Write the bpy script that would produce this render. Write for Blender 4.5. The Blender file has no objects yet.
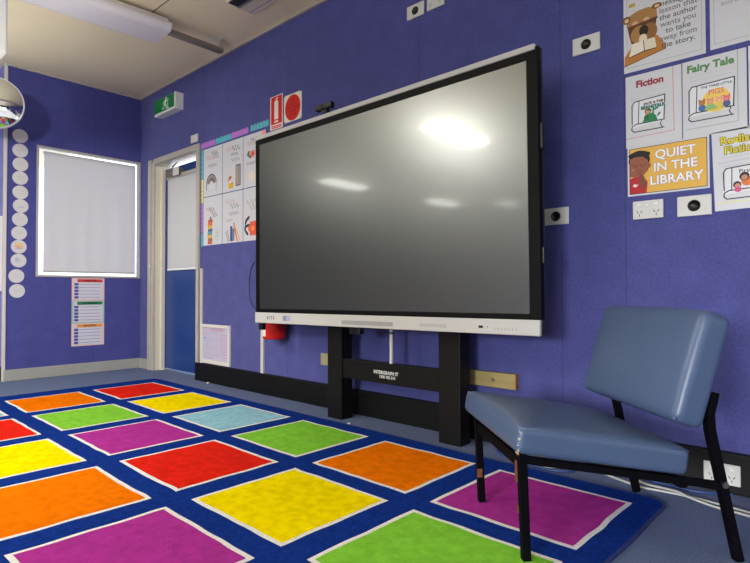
import bpy, bmesh, math, random
from mathutils import Vector, Matrix, noise
random.seed(7)
C = bpy.context.scene.collection
PI = math.pi

# ------------------------------------------------------------------ colour / materials
def lin(c):
    return tuple(((v/255)/12.92 if v/255 <= .04045 else (((v/255)+.055)/1.055)**2.4) for v in c)

MATS = {}
def mat(name, rgb, rough=.6, metal=0, noise_amt=0, noise_scale=40, bump=0, bump_scale=200, spec=.5, emit=0, coat=0, alpha=None, trans=0, sheen=0):
    if name in MATS: return MATS[name]
    m = bpy.data.materials.new(name); m.use_nodes = True
    nt = m.node_tree; b = nt.nodes['Principled BSDF']
    col = lin(rgb)
    b.inputs['Base Color'].default_value = (*col, 1)
    b.inputs['Roughness'].default_value = rough
    b.inputs['Metallic'].default_value = metal
    b.inputs['Specular IOR Level'].default_value = spec
    b.inputs['Coat Weight'].default_value = coat
    b.inputs['Coat Roughness'].default_value = .12
    b.inputs['Transmission Weight'].default_value = trans
    b.inputs['Sheen Weight'].default_value = sheen
    if emit:
        b.inputs['Emission Color'].default_value = (*col, 1); b.inputs['Emission Strength'].default_value = emit
    tc = None
    if noise_amt or bump:
        tc = nt.nodes.new('ShaderNodeTexCoord')
    if noise_amt:
        n = nt.nodes.new('ShaderNodeTexNoise'); n.inputs['Scale'].default_value = noise_scale; n.inputs['Detail'].default_value = 6
        nt.links.new(tc.outputs['Object'], n.inputs['Vector'])
        r = nt.nodes.new('ShaderNodeMapRange')
        r.inputs['From Min'].default_value = .3; r.inputs['From Max'].default_value = .7
        r.inputs['To Min'].default_value = 1-noise_amt; r.inputs['To Max'].default_value = 1+noise_amt
        nt.links.new(n.outputs['Fac'], r.inputs['Value'])
        mx = nt.nodes.new('ShaderNodeVectorMath'); mx.operation = 'SCALE'
        mx.inputs[0].default_value = col
        nt.links.new(r.outputs['Result'], mx.inputs['Scale'])
        nt.links.new(mx.outputs['Vector'], b.inputs['Base Color'])
    if bump:
        n2 = nt.nodes.new('ShaderNodeTexNoise'); n2.inputs['Scale'].default_value = bump_scale; n2.inputs['Detail'].default_value = 3
        nt.links.new(tc.outputs['Object'], n2.inputs['Vector'])
        bp = nt.nodes.new('ShaderNodeBump'); bp.inputs['Strength'].default_value = bump; bp.inputs['Distance'].default_value = .004
        nt.links.new(n2.outputs['Fac'], bp.inputs['Height']); nt.links.new(bp.outputs['Normal'], b.inputs['Normal'])
    MATS[name] = m
    return m

def wall_mat(name, rgb, axis, joints):
    """felt pinboard: mottled weave plus thin panel joints at given coordinates along axis"""
    m = mat(name, rgb, .95, noise_amt=.09, noise_scale=9, bump=.35, bump_scale=260, spec=.15, sheen=.12)
    nt = m.node_tree; b = nt.nodes['Principled BSDF']
    src = b.inputs['Base Color'].links[0].from_socket
    tc = nt.nodes.new('ShaderNodeTexCoord'); sp = nt.nodes.new('ShaderNodeSeparateXYZ')
    nt.links.new(tc.outputs['Object'], sp.inputs[0])
    # fine speckle
    n = nt.nodes.new('ShaderNodeTexNoise'); n.inputs['Scale'].default_value = 90; n.inputs['Detail'].default_value = 4
    nt.links.new(tc.outputs['Object'], n.inputs['Vector'])
    r = nt.nodes.new('ShaderNodeMapRange'); r.inputs['From Min'].default_value = .3; r.inputs['From Max'].default_value = .7
    r.inputs['To Min'].default_value = .86; r.inputs['To Max'].default_value = 1.14
    nt.links.new(n.outputs['Fac'], r.inputs['Value'])
    fac = r.outputs['Result']
    for j in joints:
        s = nt.nodes.new('ShaderNodeMath'); s.operation = 'SUBTRACT'; s.inputs[1].default_value = j
        nt.links.new(sp.outputs[axis], s.inputs[0])
        a = nt.nodes.new('ShaderNodeMath'); a.operation = 'ABSOLUTE'; nt.links.new(s.outputs[0], a.inputs[0])
        g = nt.nodes.new('ShaderNodeMapRange'); g.inputs['From Min'].default_value = .001; g.inputs['From Max'].default_value = .004
        g.inputs['To Min'].default_value = .72; g.inputs['To Max'].default_value = 1
        nt.links.new(a.outputs[0], g.inputs['Value'])
        mu = nt.nodes.new('ShaderNodeMath'); mu.operation = 'MULTIPLY'
        nt.links.new(fac, mu.inputs[0]); nt.links.new(g.outputs['Result'], mu.inputs[1]); fac = mu.outputs[0]
    sc = nt.nodes.new('ShaderNodeVectorMath'); sc.operation = 'SCALE'
    nt.links.new(src, sc.inputs[0]); nt.links.new(fac, sc.inputs['Scale'])
    nt.links.new(sc.outputs['Vector'], b.inputs['Base Color'])
    return m

# ------------------------------------------------------------------ mesh builder
class MB:
    def __init__(s): s.v = []; s.f = []; s.m = []; s.sm = []
    def add(s, vs, fs, mi=0, smooth=False):
        o = len(s.v); s.v += [tuple(v) for v in vs]
        for f in fs: s.f.append([i+o for i in f]); s.m.append(mi); s.sm.append(smooth)
        return s
    def bm(s, bm, mi=0, smooth=False):
        bm.verts.index_update()
        s.add([v.co[:] for v in bm.verts], [[v.index for v in f.verts] for f in bm.faces], mi, smooth); bm.free(); return s
    def box(s, x0, x1, y0, y1, z0, z1, bev=0, mi=0, M=None, seg=2):
        bm = bmesh.new(); bmesh.ops.create_cube(bm, size=1)
        for v in bm.verts:
            v.co = Vector(((x0+x1)/2+v.co.x*(x1-x0), (y0+y1)/2+v.co.y*(y1-y0), (z0+z1)/2+v.co.z*(z1-z0)))
        if bev: bmesh.ops.bevel(bm, geom=bm.edges[:], offset=bev, segments=seg, profile=.5, affect='EDGES')
        if M: bmesh.ops.transform(bm, matrix=M, verts=bm.verts)
        return s.bm(bm, mi)
    def cyl(s, p0, p1, r0, r1=None, n=24, mi=0, cap=True, smooth=True):
        r1 = r0 if r1 is None else r1
        return s.tube([p0, p1], [r0, r1], n, mi, cap, smooth)
    def tube(s, pts, rs, n=12, mi=0, cap=True, smooth=True):
        pts = [Vector(p) for p in pts]
        if not hasattr(rs, '__len__'): rs = [rs]*len(pts)
        rings = []; up = None
        for i, p in enumerate(pts):
            t = (pts[min(i+1, len(pts)-1)]-pts[max(i-1, 0)]).normalized()
            if up is None:
                up = Vector((0, 0, 1)) if abs(t.z) < .9 else Vector((1, 0, 0))
            a = (up-t*up.dot(t)).normalized(); b = t.cross(a); up = a
            rings.append([p+(a*math.cos(2*PI*k/n)+b*math.sin(2*PI*k/n))*rs[i] for k in range(n)])
        vs = [v for r in rings for v in r]; fs = []
        for i in range(len(pts)-1):
            for k in range(n):
                k2 = (k+1) % n
                fs.append([i*n+k, i*n+k2, (i+1)*n+k2, (i+1)*n+k])
        s.add(vs, fs, mi, smooth)
        if cap:
            s.add(rings[0], [list(range(n))[::-1]], mi); s.add(rings[-1], [list(range(n))], mi)
        return s
    def sqtube(s, pts, w, mi=0, side=(1, 0, 0), w2=None):
        """square-section tube along a polyline"""
        pts = [Vector(p) for p in pts]; rings = []; w2 = w2 or w
        sd = Vector(side).normalized()
        for i, p in enumerate(pts):
            ts = []
            if i: ts.append((p-pts[i-1]).normalized())
            if i < len(pts)-1: ts.append((pts[i+1]-p).normalized())
            t = sum(ts, Vector()).normalized()
            b = t.cross(sd).normalized(); k = 1/max(.5, t.dot(ts[0]))
            rings.append([p+sd*w/2*a+b*w2/2*k*c for a, c in ((-1, -1), (1, -1), (1, 1), (-1, 1))])
        vs = [v for r in rings for v in r]; fs = []
        for i in range(len(pts)-1):
            for k in range(4):
                fs.append([i*4+k, i*4+(k+1) % 4, (i+1)*4+(k+1) % 4, (i+1)*4+k])
        fs.append([3, 2, 1, 0]); fs.append([len(vs)-4+k for k in range(4)])
        return s.add(vs, fs, mi)
    def lathe(s, prof, n=32, mi=0, origin=(0, 0, 0), M=None, smooth=True):
        vs = []; fs = []; o = Vector(origin)
        for r, z in prof:
            for k in range(n):
                a = 2*PI*k/n; v = Vector((r*math.cos(a), r*math.sin(a), z))
                if M: v = M @ v
                vs.append(v+o)
        for i in range(len(prof)-1):
            for k in range(n):
                k2 = (k+1) % n; fs.append([i*n+k, i*n+k2, (i+1)*n+k2, (i+1)*n+k])
        return s.add(vs, fs, mi, smooth)
    def prism(s, poly, y0, y1, mi=0):
        """polygon in local x,z extruded along y (y0 is the front, towards -y)"""
        n = len(poly)
        vs = [(x, y0, z) for x, z in poly]+[(x, y1, z) for x, z in poly]
        fs = [list(range(n)), [n+k for k in range(n)][::-1]]+[[k, n+k, n+(k+1) % n, (k+1) % n] for k in range(n)]
        return s.add(vs, fs, mi)
    def build(s, name, mats, parent=None):
        me = bpy.data.meshes.new(name); me.from_pydata(s.v, [], s.f)
        for m in (mats if isinstance(mats, (list, tuple)) else [mats]): me.materials.append(m)
        me.polygons.foreach_set('material_index', s.m); me.polygons.foreach_set('use_smooth', s.sm)
        bm = bmesh.new(); bm.from_mesh(me); bmesh.ops.recalc_face_normals(bm, faces=bm.faces[:]); bm.to_mesh(me); bm.free()
        me.update(); o = bpy.data.objects.new(name, me); C.objects.link(o)
        if parent: o.parent = parent
        return o

def tag(o, label=None, cat=None, group=None, kind=None):
    if label: o['label'] = label
    if cat: o['category'] = cat
    if group: o['group'] = group
    if kind: o['kind'] = kind
    return o
def thing(name, label, cat, loc=(0, 0, 0), rot=(0, 0, 0), group=None):
    o = bpy.data.objects.new(name, None); C.objects.link(o); o.location = loc; o.rotation_euler = rot
    o.empty_display_size = .05
    return tag(o, label, cat, group)
def struct(name, mb, m, parent=None):
    o = mb.build(name, m, parent)
    if parent is None: o['kind'] = 'structure'
    return o
def copy_tree(o, parent=None):
    c = o.copy(); C.objects.link(c)
    if parent: c.parent = parent
    for ch in o.children: copy_tree(ch, c)
    return c

# ------------------------------------------------------------------ flat printed artwork
class Flat(MB):
    """flat artwork in a sheet's own (u, v) frame: u right, v up, front towards local -y"""
    def __init__(s, y=-.0009): super().__init__(); s.k = 0; s.y = y; s.pal = []; s.vmap = None
    def mi(s, col):
        if col not in s.pal: s.pal.append(col)
        return s.pal.index(col)
    def poly(s, pts, col, lift=None):
        s.k += 1; y = s.y-s.k*.00003; g = s.vmap or (lambda v: v)
        s.add([(u, y, g(v)) for u, v in pts], [list(range(len(pts)))], s.mi(col)); return s
    def rect(s, u0, v0, u1, v1, col): return s.poly([(u0, v0), (u1, v0), (u1, v1), (u0, v1)], col)
    def ell(s, u, v, a, b, col, rot=0, n=24, a0=0, a1=2*PI):
        c, d = math.cos(rot), math.sin(rot); P = []
        full = abs(a1-a0-2*PI) < 1e-6
        for k in range(n if full else n+1):
            t = a0+(a1-a0)*k/n; x, z = a*math.cos(t), b*math.sin(t); P.append((u+c*x-d*z, v+d*x+c*z))
        return s.poly(P, col)
    def line(s, pts, w, col):
        s.k += 1; y = s.y-s.k*.00003; m = s.mi(col)
        for i in range(len(pts)-1):
            a = Vector(pts[i]); b = Vector(pts[i+1]); t = (b-a)
            if t.length < 1e-7: continue
            t.normalize(); n = Vector((-t.y, t.x))*w/2; e = t*w*.3
            q = [a-n-e, b-n+e, b+n+e, a+n-e]
            g = s.vmap or (lambda v: v)
            s.add([(p.x, y, g(p.y)) for p in q], [[0, 1, 2, 3]], m)
        return s
    def frame(s, u0, v0, u1, v1, w, col): return s.line([(u0, v0), (u1, v0), (u1, v1), (u0, v1), (u0, v0)], w, col)
    def arc(s, u, v, r, w, col, a0=0, a1=PI, n=16, asp=1):
        return s.line([(u+r*math.cos(a0+(a1-a0)*k/n), v+asp*r*math.sin(a0+(a1-a0)*k/n)) for k in range(n+1)], w, col)
    def squiggle(s, u0, u1, v, h, w, col, seed=0, waves=None):
        rnd = random.Random(seed); waves = waves or max(3, int((u1-u0)/h*1.3)); P = []
        for k in range(waves*6+1):
            t = k/(waves*6); P.append((u0+(u1-u0)*t+h*.25*math.sin(k*2.1), v+h*.5*math.sin(k*PI/3)*(.5+rnd.random()*.6)))
        return s.line(P, w, col)
    def text(s, body, u, v, size, col, align='CENTER', bold=0, rot=0, xs=1, outline=None, ow=.0):
        if outline: s.text(body, u, v, size, outline, align, bold+ow, rot, xs)
        s.k += 1; y = s.y-s.k*.00003
        cu = bpy.data.curves.new('lettering', 'FONT'); cu.body = body; cu.size = size; cu.align_x = align; cu.align_y = 'CENTER'
        cu.offset = bold; cu.resolution_u = 3
        ob = bpy.data.objects.new('lettering', cu); C.objects.link(ob)
        me = bpy.data.meshes.new_from_object(ob.evaluated_get(bpy.context.evaluated_depsgraph_get()))
        c, d = math.cos(rot), math.sin(rot)
        vs = [(u+(c*p.co.x*xs-d*p.co.y), y, v+(d*p.co.x*xs+c*p.co.y)) for p in me.vertices]
        s.add(vs, [list(p.vertices) for p in me.polygons], s.mi(col))
        bpy.data.objects.remove(ob); bpy.data.curves.remove(cu); bpy.data.meshes.remove(me)
        return s
    def done(s, name, parent, rough=.5):
        ms = [mat('ink_%02x%02x%02x' % c, c, rough, spec=.3) for c in s.pal]
        return s.build(name, ms, parent)

WHITE_PAPER = mat('laminated paper', (206, 208, 214), .3, spec=.5, coat=.3)
def sheet(name, label, cat, w, h, loc, rotz=0, tilt=0, group=None, paper=None, part='paper', rad=0):
    t = thing(name, label, cat, loc, (0, tilt, rotz), group)
    mb = MB()
    mb.prism([(-w/2, -h/2), (w/2, -h/2), (w/2, h/2), (-w/2, h/2)], -.0009, .0)
    mb.build(part, paper or WHITE_PAPER, t)
    return t

BLK = (28, 26, 28)
# ------------------------------------------------------------------ measurements (metres)
ZC = 2.697              # ceiling height
CY = -1.155             # end of the window wall
XL, XR, YF = -4.2, 8.2, -9.2

# ------------------------------------------------------------------ materials of the room
M_wallR = wall_mat('purple felt board', (78, 81, 142), 0, (1.19, 2.34, 3.52, 4.34, 4.62, 5.6))
M_wallB = wall_mat('purple felt board by window', (73, 76, 144), 1, (-.44,))
M_ceil = mat('ceiling board', (232, 222, 192), .8, noise_amt=.02, noise_scale=3, spec=.2)
M_floor = mat('blue grey carpet', (104, 117, 150), .97, noise_amt=.22, noise_scale=160, bump=.6, bump_scale=420, spec=.1)
M_white = mat('white paint', (226, 226, 224), .45)
M_plain = mat('plain far wall', (44, 44, 58), .8)
M_cream = mat('cream trim', (178, 172, 162), .5)
M_grey_skirt = mat('grey skirting', (158, 158, 152), .5, noise_amt=.04, noise_scale=8)
M_black_skirt = mat('black cable duct', (13, 13, 14), .5, spec=.25, noise_amt=.2, noise_scale=30)
M_alu = mat('window aluminium', (172, 169, 166), .4)
M_doorframe = mat('door frame grey', (176, 172, 162), .28, noise_amt=.05, noise_scale=10)
M_doorblue = mat('blue door paint', (24, 58, 124), .3, noise_amt=.06, noise_scale=6)
M_blind = mat('blind fabric', (205, 206, 210), .85, noise_amt=.015, noise_scale=14, bump=.05, bump_scale=500)
nt = M_blind.node_tree; tb = nt.nodes.new('ShaderNodeBsdfTranslucent'); tb.inputs['Color'].default_value = (.74, .72, .68, 1)
mx = nt.nodes.new('ShaderNodeMixShader'); mx.inputs[0].default_value = .24
nt.links.new(nt.nodes['Principled BSDF'].outputs[0], mx.inputs[1]); nt.links.new(tb.outputs[0], mx.inputs[2]); nt.links.new(mx.outputs[0], nt.nodes['Material Output'].inputs['Surface'])
M_glass = mat('clear glass', (255, 255, 255), .02)
nt = M_glass.node_tree; tr_ = nt.nodes.new('ShaderNodeBsdfTransparent'); gl = nt.nodes.new('ShaderNodeBsdfGlossy'); gl.inputs['Roughness'].default_value = .02
mx = nt.nodes.new('ShaderNodeMixShader'); mx.inputs[0].default_value = .07
nt.links.new(tr_.outputs[0], mx.inputs[1]); nt.links.new(gl.outputs[0], mx.inputs[2]); nt.links.new(mx.outputs[0], nt.nodes['Material Output'].inputs['Surface'])
M_steel = mat('steel', (150, 146, 138), .3, metal=.9)
M_plastic = mat('white plastic', (208, 208, 204), .4)
M_black = mat('black powder coat', (13, 12, 12), .5, spec=.25, noise_amt=.12, noise_scale=60)
M_blackpl = mat('black plastic', (14, 14, 15), .4)

# ------------------------------------------------------------------ the setting
mb = MB(); mb.box(XL, XR, YF, .3, -.1, 0); struct('floor', mb, M_floor)
mb = MB(); mb.box(XL, XR, YF, .3, ZC, ZC+.1); struct('ceiling', mb, M_ceil)
# wall with the display, with its door opening
DX0, DX1, DZ = .285, 1.13, 1.985
mb = MB()
mb.box(-.05, DX0, 0, .16, 0, ZC); mb.box(DX1, XR, 0, .16, 0, ZC); mb.box(DX0, DX1, 0, .16, DZ, ZC)
struct('wall_right', mb, M_wallR)
# window wall, opening for the window
WY0, WY1, WZ0, WZ1 = -.922, -.004, .885, 2.045
mb = MB()
mb.box(-.05, 0, CY, WY0+.006, 0, ZC); mb.box(-.05, 0, WY1-.006, 0, 0, ZC)
mb.box(-.05, 0, WY0+.006, WY1-.006, 0, WZ0+.01); mb.box(-.05, 0, WY0+.006, WY1-.006, WZ1-.01, ZC)
struct('wall_back', mb, M_wallB)
# wall running on past the corner, beside the window wall
mb = MB(); mb.box(XL, -.05, CY, CY+.15, 0, ZC); struct('wall_left', mb, wall_mat('purple felt board lit', (122, 124, 196), 0, (-1.5,)))  # same board made paler: window light on this wall put into colour
mb = MB(); mb.box(XL-.1, XL, YF, CY+.15, 0, ZC); struct('wall_far_left', mb, M_plain)
# two walls behind the camera with window openings
def window_wall(name, along, a0, a1, at, thick, ops, z0, z1):
    mb = MB()
    def bx(p, q, zz0, zz1):
        if along == 'x': mb.box(p, q, min(at, at+thick), max(at, at+thick), zz0, zz1)
        else: mb.box(min(at, at+thick), max(at, at+thick), p, q, zz0, zz1)
    bx(a0, a1, 0, z0); bx(a0, a1, z1, ZC); e = a0
    for p, q in ops: bx(e, p, z0, z1); e = q
    bx(e, a1, z0, z1)
    return struct(name, mb, M_plain)
opsY = [(-8.4, -6.7), (-6.2, -4.5), (-4.0, -2.3), (-1.8, -.4)]
opsX = [(4.6, 6.2), (6.5, 8.0)]
window_wall('wall_front', 'y', YF, .16, XR, .12, opsY, .95, 2.15)
window_wall('wall_rear', 'x', XL, XR, YF, -.12, opsX, .95, 2.15)
wn = 3
for along, ops, at, th in (('y', opsY, XR, .12), ('x', opsX, YF, -.12)):
    for p, q in ops:
        mb = MB(); w = .05
        def bx(a, b, z0, z1):
            lo, hi = sorted((at+th*.2, at+th*.6))
            if along == 'x': mb.box(a, b, lo, hi, z0, z1)
            else: mb.box(lo, hi, a, b, z0, z1)
        bx(p, q, .95, .95+w); bx(p, q, 2.15-w, 2.15); bx(p, p+w, .95, 2.15); bx(q-w, q, .95, 2.15); bx((p+q)/2-w/2, (p+q)/2+w/2, .95, 2.15)
        struct('window_%d' % wn, mb, M_white); wn += 1

# skirtings and trims
mb = MB()
mb.box(0, .018, CY, 0, 0, .096, .004); struct('baseboard_back', mb, M_grey_skirt)
mb = MB(); mb.box(.018, .21, -.018, 0, 0, .096, .004); struct('baseboard_corner', mb, M_grey_skirt)
mb = MB(); mb.box(1.155, 5.75, -.03, 0, 0, .15, .004); mb.box(1.155, 5.75, -.033, -.03, .03, .035); mb.box(1.155, 5.75, -.033, -.03, .12, .124)
mb.box(1.12, 1.155, -.03, 0, 0, .15)
struct('baseboard_right', mb, M_black_skirt)
mb = MB(); mb.box(XL, -.03, CY-.02, CY, 0, .12, .004); struct('baseboard_left', mb, M_black_skirt)
mb = MB(); mb.box(0, .016, CY, 0, ZC-.022, ZC); struct('trim_1', mb, M_cream)
mb = MB(); mb.box(.016, 5.8, -.016, 0, ZC-.018, ZC); struct('trim_2', mb, M_cream)
mb = MB(); mb.box(-.03, .008, CY-.008, CY+.013, 0, ZC-.001, .002); struct('trim_3', mb, mat('corner trim', (205, 202, 198), .45))
mb = MB(); mb.box(1.60, 5.8, -.704, -.696, ZC-.003, ZC+.001); mb.box(2.3, 2.308, -4, -.75, ZC-.003, ZC+.001); struct('trim_4', mb, mat('ceiling seam', (120, 114, 106), .6))

# window on the window wall: frame, glass
win = thing('window_1', None, None); win['kind'] = 'structure'
del_keys = []
mb = MB(); fw = .018
for (a, b, c, d) in ((WY0, WY0+fw, WZ0, WZ1), (WY1-fw, WY1, WZ0, WZ1), (WY0+fw, WY1-fw, WZ0, WZ0+fw), (WY0+fw, WY1-fw, WZ1-fw, WZ1)):
    mb.box(-.05, .008, a, b, c, d, .002)
mb.build('window_frame', M_alu, win)
mb = MB(); mb.box(-.047, -.042, WY0+.01, WY1-.01, WZ0+.01, WZ1-.01); mb.build('window_glass', M_glass, win)
t = thing('roller_blind', 'pale grey roller blind drawn down inside the aluminium window frame', 'blind', (-.008, (WY0+WY1)/2, WZ1-.06))
L0, L1 = WY0+fw+.042, WY1-fw-.030
mb = MB(); ny = 30
ys = [L0+(L1-L0)*k/ny-(WY0+WY1)/2 for k in range(ny+1)]
zt, zb = WZ1-fw-.024-(WZ1-.06), WZ0+fw+.036-(WZ1-.06)
vs = []; fs = []
for j in range(21):
    z = zt+(zb-zt)*j/20
    for k, y in enumerate(ys): vs.append((.0015*math.sin(k*1.1)*(j/20), y, z))
for j in range(20):
    for k in range(ny): fs.append([j*(ny+1)+k, j*(ny+1)+k+1, (j+1)*(ny+1)+k+1, (j+1)*(ny+1)+k])
mb.add(vs, fs, 0, True); mb.build('blind_fabric', M_blind, t)
mb = MB(); mb.tube([(0, ys[0], zb-.004), (0, ys[-1], zb-.004)], .007, 10); mb.build('bottom_bar', mat('blind bar', (176, 174, 166), .5), t)
mb = MB(); mb.tube([(-.016, ys[0], zt-.012), (-.016, ys[-1], zt-.012)], .013, 14); mb.build('roller_tube', M_plastic, t)

# door: frame, leaf with half glass and blind
door = thing('door_1', None, None); door['kind'] = 'structure'
mb = MB()
mb.box(.205, .262, -.026, 0, 0, 2.025, .003); mb.box(.262, DX0+.03, -.014, 0, 0, 2.0, .002); mb.box(DX0, DX0+.03, 0, .16, 0, DZ)                     # left jamb
mb.box(1.112, 1.15, -.024, 0, 0, 2.025, .003); mb.box(DX1-.018, DX1, 0, .16, 0, DZ)
mb.box(DX0+.03, 1.112, -.024, 0, DZ-.012, 2.025, .003)
mb.build('door_frame', M_doorframe, door)
M_jamb = mat('lit jamb tone', (214, 208, 192), .25)  # frame paint lightened: light on the inner jamb and head put into colour
mb = MB(); mb.box(DX0+.03, DX0+.062, .05, .085, 0, DZ-.02, .002); mb.box(DX0+.029, DX0+.033, .0, .05, 0, DZ-.02); mb.build('door_stop', M_jamb, door)
mb = MB(); mb.box(DX0+.03, DX1-.018, 0, .16, DZ-.014, DZ); mb.build('door_head', M_jamb, door)
lf = MB(); x0, x1 = DX0+.033, DX1-.020
gx0, gx1, gz0, gz1 = x0+.15, x1-.08, .98, 1.80
lf.box(x0, gx0, .088, .126, .02, 1.935, .002); lf.box(gx1, x1, .088, .126, .02, 1.935, .002)
lf.box(gx0, gx1, .088, .126, .02, gz0); lf.box(gx0, gx1, .088, .126, gz1, 1.935)
leaf = lf.build('door_leaf', M_doorblue, door)
mb = MB(); mb.box(gx0-.01, gx1+.01, .104, .11, gz0-.01, gz1+.01); mb.build('door_glass', M_glass, leaf)
mb = MB()
for a, b, c, d in ((gx0-.025, gx0, gz0-.025, gz1+.025), (gx1, gx1+.025, gz0-.025, gz1+.025), (gx0, gx1, gz0-.025, gz0), (gx0, gx1, gz1, gz1+.025)):
    mb.box(a, b, .08, .088, c, d, .001)
mb.build('glazing_bead', M_doorframe, leaf)
mb = MB(); mb.box(.46, .70, .03, .088, 1.835, 1.90, .006); cl = mb.build('door_closer', mat('closer bronze', (128, 118, 102), .35, metal=.5), door)
mb = MB(); mb.box(.60, .71, .028, .030, 1.83, 1.905, .0); mb.build('closer_cap', M_plastic, cl)
mb = MB(); mb.sqtube([(.52, .05, 1.905), (.75, -.01, 1.925)], .022, w2=.008); mb.sqtube([(.75, -.01, 1.925), (.55, .05, 1.93)], .022, w2=.008); mb.build('closer_arm', mat('dark arm', (60, 56, 50), .4, metal=.6), cl)
mb = MB(); mb.cyl((.262, -.022, 1.0), (.262, -.030, 1.0), .010, n=14); mb.build('door_buffer', M_plastic, door)
t = thing('door_blind', 'white roller blind covering the glass of the blue door', 'blind', ((x0+x1)/2+.045, .07, 1.82))
mb = MB(); hw = (x1-x0)/2-.062; mb.box(-hw, hw, -.001, .001, -.85, 0); mb.build('blind_fabric', M_blind, t)
mb = MB(); mb.box(-hw-.01, hw+.01, -.012, .01, 0, .035, .004); mb.build('head_rail', M_doorframe, t)
mb = MB(); mb.box(-hw, hw, -.005, .005, -.866, -.85, .002); mb.build('bottom_bar', mat('rail leak white', (240, 244, 250), .4), t)  # bright bar colour stands for light leaking under the blind

# neighbouring wall: small dark window with white frame, seen edge-on past the corner
win2 = thing('window_2', None, None); win2['kind'] = 'structure'
mb = MB()
for a, b, c, d in ((-1.5, -.06, 1.36, 1.40), (-1.5, -.06, .76, .80), (-1.5, -1.46, .8, 1.36), (-.1, -.06, .8, 1.36)):
    mb.box(a, b, CY-.02, CY, c, d, .002)
mb.build('window_frame', M_white, win2)
mb = MB(); mb.box(-1.46, -.1, CY-.008, CY, .8, 1.36); mb.build('window_glass', mat('dark tinted glass', (30, 36, 60), .08), win2)

# ------------------------------------------------------------------ rug
def build_rug():
    RU, RV, PU, PV, SU, SV, RA = 1.0447, -.3556, .6378, .5626, .5257, .4718, -.0118
    t = thing('classroom_rug', 'large blue rug with rows of brightly coloured squares outlined in white', 'rug', (RU, RV, 0), (0, 0, RA))
    X0, X1, Y1, Y0 = -.197, 5*PU+SU+.084, .106, -(4*PV+SV+.106)
    rad = .06
    def rrect(off, z):
        P = []
        for cx, cy, a0 in ((X1-rad, Y1-rad, 0), (X0+rad, Y1-rad, PI/2), (X0+rad, Y0+rad, PI), (X1-rad, Y0+rad, 1.5*PI)):
            for k in range(7):
                a = a0+PI/2*k/6; P.append(Vector((cx+(rad+off)*math.cos(a), cy+(rad+off)*math.sin(a), z)))
        # subdivide long sides with a slight waver
        Q = []
        for i, p in enumerate(P):
            q = P[(i+1) % len(P)]; n = max(1, int((q-p).length/.06))
            for k in range(n):
                r = p.lerp(q, k/n); w = noise.noise(Vector((r.x*3, r.y*3, 5)))*.007
                Q.append(Vector((r.x+w, r.y+w, z)))
        return Q
    mb = MB()
    a, b, c = rrect(0, .001), rrect(0, .009), rrect(-.008, .012); n = len(a)
    mb.add(a+b+c, [[i, (i+1) % n, n+(i+1) % n, n+i] for i in range(n)]+[[n+i, n+(i+1) % n, 2*n+(i+1) % n, 2*n+i] for i in range(n)], 0, True)
    mb.add(c, [list(range(n))], 0)
    base = mb.build('rug_pile', mat('rug blue', (24, 52, 132), 1, noise_amt=.22, noise_scale=60, bump=.8, bump_scale=350, spec=.0), t)
    mb = MB(); e = rrect(.003, .006); mb.tube([v[:] for v in e]+[e[0][:]], .006, 8); mb.build('bound_edge', mat('rug binding', (30, 50, 110), .9), t)
    cols = dict(R=(224, 40, 28), Y=(252, 226, 4), B=(148, 198, 214), G=(132, 202, 62), O=(242, 120, 8), P=(174, 54, 148))
    grid = ["RYBGOP", "OGPRYG", "BRYOPB", "YPGBRO", "GORPYB"]
    pal = list(cols)
    ms = [mat('rug white', (236, 234, 230), .98, noise_amt=.1, noise_scale=90, bump=.7, bump_scale=350, spec=.05)]
    ms += [mat('rug colour '+k, cols[k], .98, noise_amt=.13, noise_scale=28, bump=.9, bump_scale=330, spec=.0) for k in pal]
    def wob(P, z, amp, seed):
        Q = []
        for i, p in enumerate(P):
            q = P[(i+1) % 4]
            for k in range(24):
                r = Vector(p).lerp(Vector(q), k/24)
                Q.append((r.x+amp*noise.noise(Vector((r.x*9+seed, r.y*9, 0))), r.y+amp*noise.noise(Vector((r.x*9, r.y*9+seed, 7))), z))
        return Q
    mb = MB()
    for j in range(5):
        for i in range(6):
            u, v = i*PU, -j*PV
            o = wob([(u, v), (u+SU, v), (u+SU, v-SV), (u, v-SV)], .0128, .006, i*3+j)
            w = .017
            c = wob([(u+w, v-w), (u+SU-w, v-w), (u+SU-w, v-SV+w), (u+w, v-SV+w)], .0134, .006, i*3+j)
            mb.add(o, [list(range(len(o)))], 0); mb.add(c, [list(range(len(c)))], 1+pal.index(grid[j][i]))
    mb.build('coloured_squares', ms, t)
build_rug()

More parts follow.
